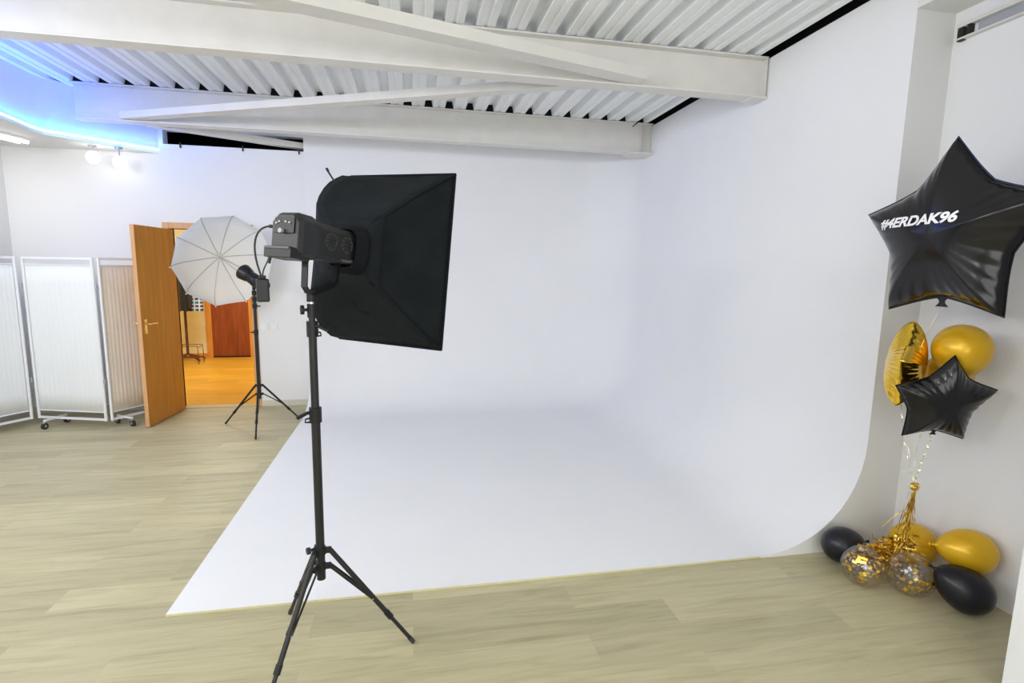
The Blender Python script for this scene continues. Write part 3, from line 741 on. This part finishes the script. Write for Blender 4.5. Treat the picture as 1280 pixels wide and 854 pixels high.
ss = thing('studio_strobe', 'small black strobe head aimed into the white umbrella', 'studio light', tuple(V((-1.47, 5.55, 1.45))))
F0 = V((-1.365, 5.46, 1.43)); F1 = V((-1.600, 5.63, 1.570)); fd = (F1 - F0).normalized(); fm = orient(fd); fm.translation = F0; FL = (F1 - F0).length
bm = nbm(); lathe(bm, [(0, .0), (.05, 0), (.060, .01), (.060, FL * .62), (.048, FL * .66), (.048, FL * .74)], 20, fm); obj('body', bm, BLKP, ss, smooth=True)
bm = nbm(); lathe(bm, [(.048, FL * .72), (.066, FL * .78), (.080, FL * 1.02), (.076, FL * 1.02), (.045, FL * .80), (0, FL * .79)], 24, fm); obj('reflector', bm, BLKM, ss, smooth=True)
bm = nbm(); lathe(bm, [(.0605, FL * .40), (.064, FL * .42), (.064, FL * .45), (.0605, FL * .47)], 20, fm); obj('collar_ring', bm, DGRY, ss, smooth=True)
bm = nbm(); cyl(bm, (-1.508, 5.60, 1.40), (-1.508, 5.60, 1.47), .016, n=14); bar(bm, (-1.508, 5.60, 1.43), (-1.47, 5.55, 1.46), .03, .04); cyl(bm, (-1.508, 5.6, 1.42), (-1.46, 5.585, 1.42), .008, n=8); obj('bracket', bm, BLKP, ss)
bm = nbm(); bar(bm, fm @ V((.0, .054, FL * .30)), fm @ V((.0, .054, FL * .48)), .02, .004); obj('label_plate', bm, WPL, ss)

# ------------------------------------------------------------------ balloons
def star_R(a, Rt, ri, p):
    """boundary radius of a soft five-pointed star, tip at a=0"""
    w = 2 * PI / 5; x_ = (a / w) % 1; x_ = abs(x_ - round(x_)) * 2      # 0 at a tip, 1 in a notch
    # straight edge between tip and notch, slightly bowed in
    al = x_ * w / 2
    tx, ty = Rt, 0.; nx, ny = ri * math.cos(w / 2), ri * math.sin(w / 2)
    c_, s_ = math.cos(al), math.sin(al)
    den = s_ * (tx - nx) + c_ * ny
    rad = tx * ny / den if den > 1e-9 else Rt
    return rad * (1 - p * math.sin(PI * x_))
def star_h(u, v, Rt, ri, T, p):
    r_ = math.hypot(u, v)
    if r_ < 1e-9: return T
    a = math.atan2(u, v); q_ = min(1, r_ / star_R(a, Rt, ri, p))
    return T * (1 - q_ ** 2.1) ** .62
def foil_star(name, label, loc, rot, Rt, ri, T, m, group, p=.02, wr=.006, cat='balloon'):
    M = Matrix.Translation(loc) @ Euler(rot).to_matrix().to_4x4()
    t = thing(name, label, cat, tuple(loc), group)
    bm = nbm(); n = 200; nr = 22; side = {}
    for s in (-1, 1):
        c = bm.verts.new(M @ V((0, s * T, 0))); rows_ = []
        for k in range(1, nr + 1):
            q_ = math.sin(PI / 2 * k / nr); row = []
            for i in range(n):
                a = 2 * PI * i / n; rad = star_R(a, Rt, ri, p) * q_
                h_ = T * max(0, 1 - q_ ** 2.1) ** .62
                # radial gathers close to the seam
                h_ += wr * math.sin(a * 33 + 3 * math.sin(a * 5)) * (q_ ** 5) * (1 - q_ ** 12) * (1 if s > 0 else 1)
                row.append(bm.verts.new(M @ V((rad * math.sin(a), s * max(h_, 0), rad * math.cos(a)))))
            rows_.append(row)
        for i in range(n): bm.faces.new((c, rows_[0][i], rows_[0][(i + 1) % n]))
        for A, B in zip(rows_, rows_[1:]):
            for i in range(n): j_ = (i + 1) % n; bm.faces.new((A[i], A[j_], B[j_], B[i]))
    bmesh.ops.remove_doubles(bm, verts=bm.verts[:], dist=.0003)
    bd = obj('foil_body', bm, m, t, smooth=False)
    bd.data.polygons.foreach_set('use_smooth', [True] * len(bd.data.polygons))
    bm = nbm(); A = []; B = []
    for s in (-1, 1):
        for q_, lst in ((.985, A), (1.03, B)):
            lst.append([bm.verts.new(M @ V((star_R(2 * PI * i / n, Rt, ri, p) * q_ * math.sin(2 * PI * i / n), s * .0008, star_R(2 * PI * i / n, Rt, ri, p) * q_ * math.cos(2 * PI * i / n)))) for i in range(n)])
    for i in range(n):
        j_ = (i + 1) % n; bm.faces.new((A[0][i], B[0][i], B[0][j_], A[0][j_])); bm.faces.new((A[1][i], A[1][j_], B[1][j_], B[1][i])); bm.faces.new((B[0][i], B[1][i], B[1][j_], B[0][j_]))
    obj('seam', bm, m, t)
    # filler neck in the bottom notch
    bm = nbm(); zn = -ri * math.cos(0); zz = -star_R(PI, Rt, ri, p)
    prv = None
    for k in range(7):
        w_ = .022 * (1 + .5 * math.cos(k * .9)) * Rt / .42; z_ = zz + .004 - k * .009 * Rt / .42
        pr = [bm.verts.new(M @ V((x_, y_, z_))) for x_, y_ in ((-w_, -.002), (w_, -.002), (w_, .003), (-w_, .003))]
        if prv:
            for i in range(4): bm.faces.new((prv[i], prv[(i + 1) % 4], pr[(i + 1) % 4], pr[i]))
        prv = pr
    obj('neck', bm, m, t)
    return t, M, M @ V((0, 0, zz - .04 * Rt / .42))

BG = 'helium balloons on the ribbons'
bs, MB_, nk1 = foil_star('foil_star_balloon', 'large black foil star balloon with white lettering floating by the right wall', V((2.412, 2.0185, 1.8355)), (.0265, -.0087, -1.50), .425, .272, .125, FOILB, BG, wr=.005)
# lettering, wrapped on the front of the star
cu = bpy.data.curves.new('lettering', 'FONT'); cu.body = '#4ERDAK96'; cu.size = .105; cu.shear = .22; cu.offset = .0040; cu.align_x = 'LEFT'; cu.space_character = .98; cu.resolution_u = 6
to = bpy.data.objects.new('tmp_lettering', cu); COL.objects.link(to); bpy.context.view_layer.update()
me = bpy.data.meshes.new_from_object(to.evaluated_get(bpy.context.evaluated_depsgraph_get())); bpy.data.objects.remove(to); bpy.data.curves.remove(cu)
bm = nbm(); bm.from_mesh(me); bpy.data.meshes.remove(me)
for _ in range(4):
    es = [e_ for e_ in bm.edges if e_.calc_length() > .008]
    if es: bmesh.ops.subdivide_edges(bm, edges=es, cuts=1)
bmesh.ops.triangulate(bm, faces=bm.faces[:])
tw = max(v.co.x for v in bm.verts)
TX0, TX1, TZ, TA = -.262, .112, .050, math.radians(1.0)
for v in bm.verts:
    k_ = (TX1 - TX0) / tw; x_, z_ = v.co.x * k_, v.co.y * k_ * .86
    u_ = TX0 + x_ * math.cos(TA) - z_ * math.sin(TA); w_ = TZ + x_ * math.sin(TA) + z_ * math.cos(TA)
    v.co = MB_ @ V((u_, -star_h(u_, w_, .425, .272, .125, .02) - .0035, w_))
lt = obj('lettering', bm, TXT, bs); lt['label'] = 'white italic hashtag lettering'

s3, M3, nk2 = foil_star('foil_star_balloon', 'small black foil star balloon hanging below the gold round balloon', V((2.50, 2.02, 1.058)), (.1788, .0091, -.3044), .232, .150, .07, FOILB, BG, wr=.004)
s4, M4_, nk3 = foil_star('foil_star_balloon', 'crinkled gold foil star balloon seen edge-on beside the small black star', V((2.47, 2.20, 1.205)), (.05, -.10, .62), .225, .142, .085, FOILG, BG, wr=.008)

def balloon(name, label, c, r, tail, m, el=1.18, group=None, parent_name=None, flakes=0):
    """latex balloon: round end away from the knot; tail = direction of the knot"""
    c = V(c); T = orient(V(tail)); T.translation = c
    t = thing(name, label, 'balloon', tuple(c), group)
    prof = []; n = 22
    for k in range(n + 1):
        a = PI * k / n; z = -math.cos(a); rad = math.sin(a)
        if z > 0: z *= el; rad *= (1 - .17 * (z / el) ** 2.2)
        prof.append((rad * r if 0 < k < n else 0, z * r))
    prof = prof[:-1] + [(.10 * r, el * r * 1.0), (.075 * r, el * r * 1.04), (.055 * r, el * r * 1.08)]
    bm = nbm(); lathe(bm, prof, 36, T)
    b_ = obj('envelope', bm, m, t, smooth=False); b_.data.polygons.foreach_set('use_smooth', [True] * len(b_.data.polygons))
    bm = nbm(); lathe(bm, [(.03 * r, el * r * 1.07), (.075 * r, el * r * 1.10), (.05 * r, el * r * 1.14), (.10 * r, el * r * 1.20), (.09 * r, el * r * 1.21)], 12, T); obj('knot', bm, m, t, smooth=True)
    if flakes:
        for mm, nf, nm in ((FLAKE, int(flakes * .72), 'gold_confetti'), (FLAKES, int(flakes * .28), 'dark_confetti')):
            bm = nbm()
            for _ in range(nf):
                # cling to the lower half and one side
                while True:
                    d = V((random.gauss(0, 1), random.gauss(0, 1), random.gauss(0, 1))).normalized()
                    sc_ = (.25 + .75 * (1 if d.z < .1 else 0) + .35 * d.x) if nm[0] == 'g' else (.5 - .5 * d.x + .3 * d.z)
                    if random.random() < sc_: break
                p = c + d * r * random.uniform(.90, .93); u_, w_ = frame(d); a = random.uniform(0, 2 * PI); s_ = random.uniform(.006, .012)
                e1 = (u_ * math.cos(a) + w_ * math.sin(a)) * s_ + d * random.uniform(-.003, .001); e2 = (w_ * math.cos(a) - u_ * math.sin(a)) * s_ * .7
                bm.faces.new([bm.verts.new(p + x_) for x_ in (-e1 - e2, e1 - e2, e1 + e2, -e1 + e2)])
            cf = obj(nm, bm, mm, t, fixn=False); cf['kind'] = 'stuff'
    return t, T @ V((0, 0, el * r * 1.2))
_, k1 = balloon('latex_balloon', 'round gold latex balloon floating between the two black stars', (2.625, 2.06, 1.305), .120, (.10, .05, -1), GOLDL, 1.2, BG)
_, k2 = balloon('latex_balloon', 'gold latex balloon mostly hidden behind the small black star', (2.725, 2.19, 1.155), .105, (-.15, .0, -1), GOLDL, 1.15, BG)
FG = 'balloons lying on the floor'
balloon('latex_balloon', 'black latex balloon on the floor nearest the white cyclorama', (2.42, 2.42, .112), .100, (.95, -.15, .12), BLKL, 1.35, FG)
balloon('confetti_balloon', 'left one of two clear confetti balloons on the floor', (2.37, 2.215, .108), .107, (.55, .60, .45), FILM, 1.08, FG, flakes=95)
balloon('confetti_balloon', 'right one of two clear confetti balloons on the floor', (2.548, 2.10, .114), .112, (.15, .75, .55), FILM, 1.08, FG, flakes=130)
balloon('latex_balloon', 'black latex balloon on the floor by the white pillar', (2.69, 1.925, .113), .107, (-.55, .45, .42), BLKL, 1.45, FG)
balloon('latex_balloon', 'gold latex balloon resting above the black one by the pillar', (2.787, 2.005, .272), .108, (-.80, .42, .05), GOLDL, 1.40, FG)
balloon('latex_balloon', 'gold latex balloon on the floor behind the tinsel at the right wall', (2.74, 2.27, .17), .118, (-.45, -.10, -.15), GOLDL, 1.15, FG)

# ribbons and tinsel
KN = V((2.341, 1.972, .668)); WT = V((2.60, 2.24, .10))
def strand(p0, p1, sagx, n, w, curl, m, name, parent, sagy=0):
    bm = nbm(); pts = []; axs = []
    for k in range(n + 1):
        t = k / n; p = V(p0).lerp(V(p1), t) + V((sagx * math.sin(PI * t), sagy * math.sin(PI * t), 0)) + V((curl * math.sin(t * 60), curl * math.cos(t * 60), 0)) * math.sin(PI * t)
        a = t * 22; pts.append(p); axs.append(V((math.cos(a), math.sin(a), .15)).normalized())
    ribbon(bm, pts, w, axs); o_ = obj(name, bm, m, parent, fixn=False); return o_
KN = V((2.50, 2.10, .595))
rbn = thing('balloon_ribbon', 'gold curling ribbons tying the floating balloons to the floor bunch', 'ribbon', tuple(KN))
strand(nk1, KN, .03, 60, .004, .001, CLRIB, 'ribbon', rbn, .13); strand(nk2, KN, -.01, 50, .008, .004, CLRIB, 'ribbon', rbn)
strand(k1, KN, .03, 50, .004, .002, CLRIB, 'ribbon', rbn, .10); strand(k2, KN, .0, 50, .004, .002, CLRIB, 'ribbon', rbn); strand(nk3, KN, -.02, 50, .004, .002, CLRIB, 'ribbon', rbn)
bm = nbm()
for _ in range(46):
    d = V((random.gauss(0, 1), random.gauss(0, 1), random.gauss(0, 1))).normalized(); u_, w_ = frame(d)
    p = KN + d * random.uniform(.008, .024); bm.faces.new([bm.verts.new(p + x_) for x_ in (-u_ * .012, w_ * .007, u_ * .012, -w_ * .007)])
obj('foil_knot', bm, TINS, rbn, fixn=False)
tn = thing('tinsel_tassel', 'gold foil tinsel tassel hanging down among the balloons on the floor', 'tinsel', tuple(KN - V((0, 0, .02))))
def shreds(cnt, m, name, spread):
    bm = nbm()
    for _ in range(cnt):
        e_ = V((random.gauss(2.545, spread), random.gauss(2.16, spread * .6), random.uniform(.16, .36))); st = KN + V((random.gauss(0, .006), random.gauss(0, .006), -random.uniform(0, .1)))
        mid = st.lerp(e_, .55) + V((random.gauss(-.01, .012), random.gauss(0, .01), -.03)); pts = []; axs = []
        ph = random.uniform(0, 6)
        for k in range(15):
            t = k / 14; p = st * (1 - t) ** 2 + mid * 2 * t * (1 - t) + e_ * t * t + V((math.sin(t * 17 + ph), math.cos(t * 15 + ph), 0)) * .006 * t
            pts.append(p); a = t * 9 + ph; axs.append(V((math.cos(a), math.sin(a), .3)).normalized())
        ribbon(bm, pts, random.uniform(.0025, .005), axs)
    o_ = obj(name, bm, m, tn, fixn=False); o_['kind'] = 'stuff'
shreds(26, TINS, 'bright_strands', .035); shreds(14, TINSG, 'dark_strands', .045)
bm = nbm()      # a few stray curls
for (a, b) in (((-.01, 0, -.12), (-.13, .03, -.22)), ((-.01, 0, -.16), (-.07, .02, -.15)), ((.0, 0, -.10), (.02, .03, -.26))):
    p0, p1 = KN + V(a), KN + V(b); ribbon(bm, bez(p0, p0.lerp(p1, .3) + V((0, 0, .03)), p0.lerp(p1, .7) + V((0, 0, .02)), p1, 12), .003, V((.2, .3, .9)).normalized())
o_ = obj('stray_curl', bm, TINSG, tn, fixn=False)
G = lambda s_: max(-1.4, min(1.4, random.gauss(0, 1))) * s_
gm = thing('foil_garland', 'crumpled gold foil tinsel heap between the clear confetti balloons', 'tinsel', (2.50, 2.28, 0))
bm = nbm()
for _ in range(420):
    c_ = random.choice(((2.50, 2.29, .13, .05), (2.56, 2.25, .18, .05), (2.62, 2.20, .22, .045), (2.50, 2.30, .06, .05), (2.58, 2.24, .08, .05)))
    d = V((random.gauss(0, 1), random.gauss(0, 1), random.gauss(0, 1))).normalized(); u_, w_ = frame(d)
    p = V(c_[:3]) + V((G(1) * c_[3], G(.6) * c_[3], G(.7) * c_[3])); p.z = max(.012, p.z)
    l_, s_ = random.uniform(.010, .028), random.uniform(.003, .008)
    bm.faces.new([bm.verts.new(p + x_) for x_ in (-u_ * l_ - w_ * s_, u_ * l_ - w_ * s_ + d * .006, u_ * l_ + w_ * s_ + d * .006, -u_ * l_ + w_ * s_)])
o_ = obj('foil_shreds', bm, [TINS, TINSG], gm, fixn=False); o_['kind'] = 'stuff'
for i, pl in enumerate(o_.data.polygons): pl.material_index = 1 if i % 3 == 0 else 0

# ------------------------------------------------------------------ lights
def area(name, loc, aim, sx, sy, power, col, spread=180):
    l = bpy.data.lights.new(name, 'AREA'); l.shape = 'RECTANGLE'; l.size = sx; l.size_y = sy; l.energy = power; l.color = col; l.spread = math.radians(spread)
    o_ = bpy.data.objects.new(name, l); COL.objects.link(o_); o_.location = loc; o_.rotation_euler = (V(aim) - V(loc)).to_track_quat('-Z', 'Y').to_euler()
    return o_
def point(name, loc, power, col, r=.1):
    l = bpy.data.lights.new(name, 'POINT'); l.energy = power; l.color = col; l.shadow_soft_size = r
    o_ = bpy.data.objects.new(name, l); COL.objects.link(o_); o_.location = loc; return o_
# added unseen fill behind the camera and overhead, plus lamps on the left
area('rear_fill', (.4, -3.2, 1.55), (.3, 4.0, 1.6), 4.6, 2.2, 150, (.985, .99, 1))  # broad fill panel added for even wall brightness
area('room_light', (-.6, .2, 2.85), (-.3, 2.6, 0), 2.4, .8, 22, (1, .99, .97))
area('tube_light', (-3.70, 5.45, 2.73), (-3.70, 5.30, 0), .12, 1.1, 6, (1, .98, .96))
area('overhead_fill', (2.3, -.4, 2.9), (2.7, .8, .8), .9, .3, 11, (.95, .97, 1))  # unseen overhead fill towards the pillar and right wall
area('overhead_fill', (-3.42, 3.9, 2.78), (-3.5, 4.2, 0), .3, 1.4, 22, (1, .99, .97))  # fill added to lift the left screen panel and left wall
for y_ in (-2.2, .2, 2.4):
    area('track_light', (-3.65, y_, 2.62), (1.2, y_ + 2.2, 1.5), 1.3, .35, 62, (1, .99, .98))
# LED strip
for a, b in zip(path3, path3[1:]):
    m_ = (a + b) / 2; L_ = (b - a).length; d = (b - a).normalized(); nrm = V((0, 0, 1)).cross(d)
    if nrm.x < 0: nrm = -nrm
    l = bpy.data.lights.new('led_light', 'AREA'); l.shape = 'RECTANGLE'; l.size = L_; l.size_y = .015; l.energy = 7 * L_; l.color = (.0, .15, 1)
    o_ = bpy.data.objects.new('led_light', l); COL.objects.link(o_)
    z_ = -(nrm * .55 + V((0, 0, 1)) * .85).normalized(); x_ = d; y_ = z_.cross(x_).normalized()
    o_.matrix_world = Matrix(((x_.x, y_.x, z_.x, m_.x + nrm.x * .02), (x_.y, y_.y, z_.y, m_.y + nrm.y * .02), (x_.z, y_.z, z_.z, ZL + .012), (0, 0, 0, 1)))
# the strip continues along the fascia outside the frame
l = bpy.data.lights.new('led_light', 'AREA'); l.shape = 'RECTANGLE'; l.size = 3.0; l.size_y = .015; l.energy = 28; l.color = (.0, .15, 1)
o_ = bpy.data.objects.new('led_light', l); COL.objects.link(o_)
z_ = -V((.5, 0, .87)).normalized(); x_ = V((0, 1, 0)); y_ = z_.cross(x_).normalized(); m_ = V((-3.24, 3.65, ZL + .012))
o_.matrix_world = Matrix(((x_.x, y_.x, z_.x, m_.x), (x_.y, y_.y, z_.y, m_.y), (x_.z, y_.z, z_.z, m_.z), (0, 0, 0, 1)))
# corridor lamp
area('corridor_light', (-3.0, 8.4, 2.55), (-3.0, 8.5, 0), 1.2, .4, 88, (1, .97, .86))

w = bpy.data.worlds.new('world'); scn.world = w; w.use_nodes = True
w.node_tree.nodes['Background'].inputs[0].default_value = (.8, .85, 1, 1); w.node_tree.nodes['Background'].inputs[1].default_value = .15

# ------------------------------------------------------------------ camera
yw, pt, rl_ = math.radians(11.065), math.radians(8.0), math.radians(.96)
cy_, sy_ = math.cos(yw), math.sin(yw)
Rz = Matrix(((cy_, -sy_, 0), (sy_, cy_, 0), (0, 0, 1))); Bm = Matrix(((1, 0, 0), (0, 0, -1), (0, 1, 0)))
Rx = Matrix(((1, 0, 0), (0, math.cos(pt), -math.sin(pt)), (0, math.sin(pt), math.cos(pt))))
Rr = Matrix(((math.cos(rl_), -math.sin(rl_), 0), (math.sin(rl_), math.cos(rl_), 0), (0, 0, 1)))
Rc = Rr @ Rx @ Bm @ Rz          # world -> camera (x right, y down, z forward)
Rw = Rc.transposed()
cm = Matrix.Identity(4)
for i in range(3):
    cm[i][0] = Rw[i][0]; cm[i][1] = -Rw[i][1]; cm[i][2] = -Rw[i][2]
cm[2][3] = 1.66
cd = bpy.data.cameras.new('camera'); cd.sensor_width = 36; cd.lens = 657.7 * 36 / 1280; cd.clip_start = .05
co = bpy.data.objects.new('camera', cd); COL.objects.link(co); co.matrix_world = cm; scn.camera = co

scn.cycles.diffuse_bounces = 8
vs = scn.view_settings
vs.view_transform = 'Standard'; vs.look = 'None'; vs.gamma = 1; vs.exposure = -0.64; vs.use_curve_mapping = False
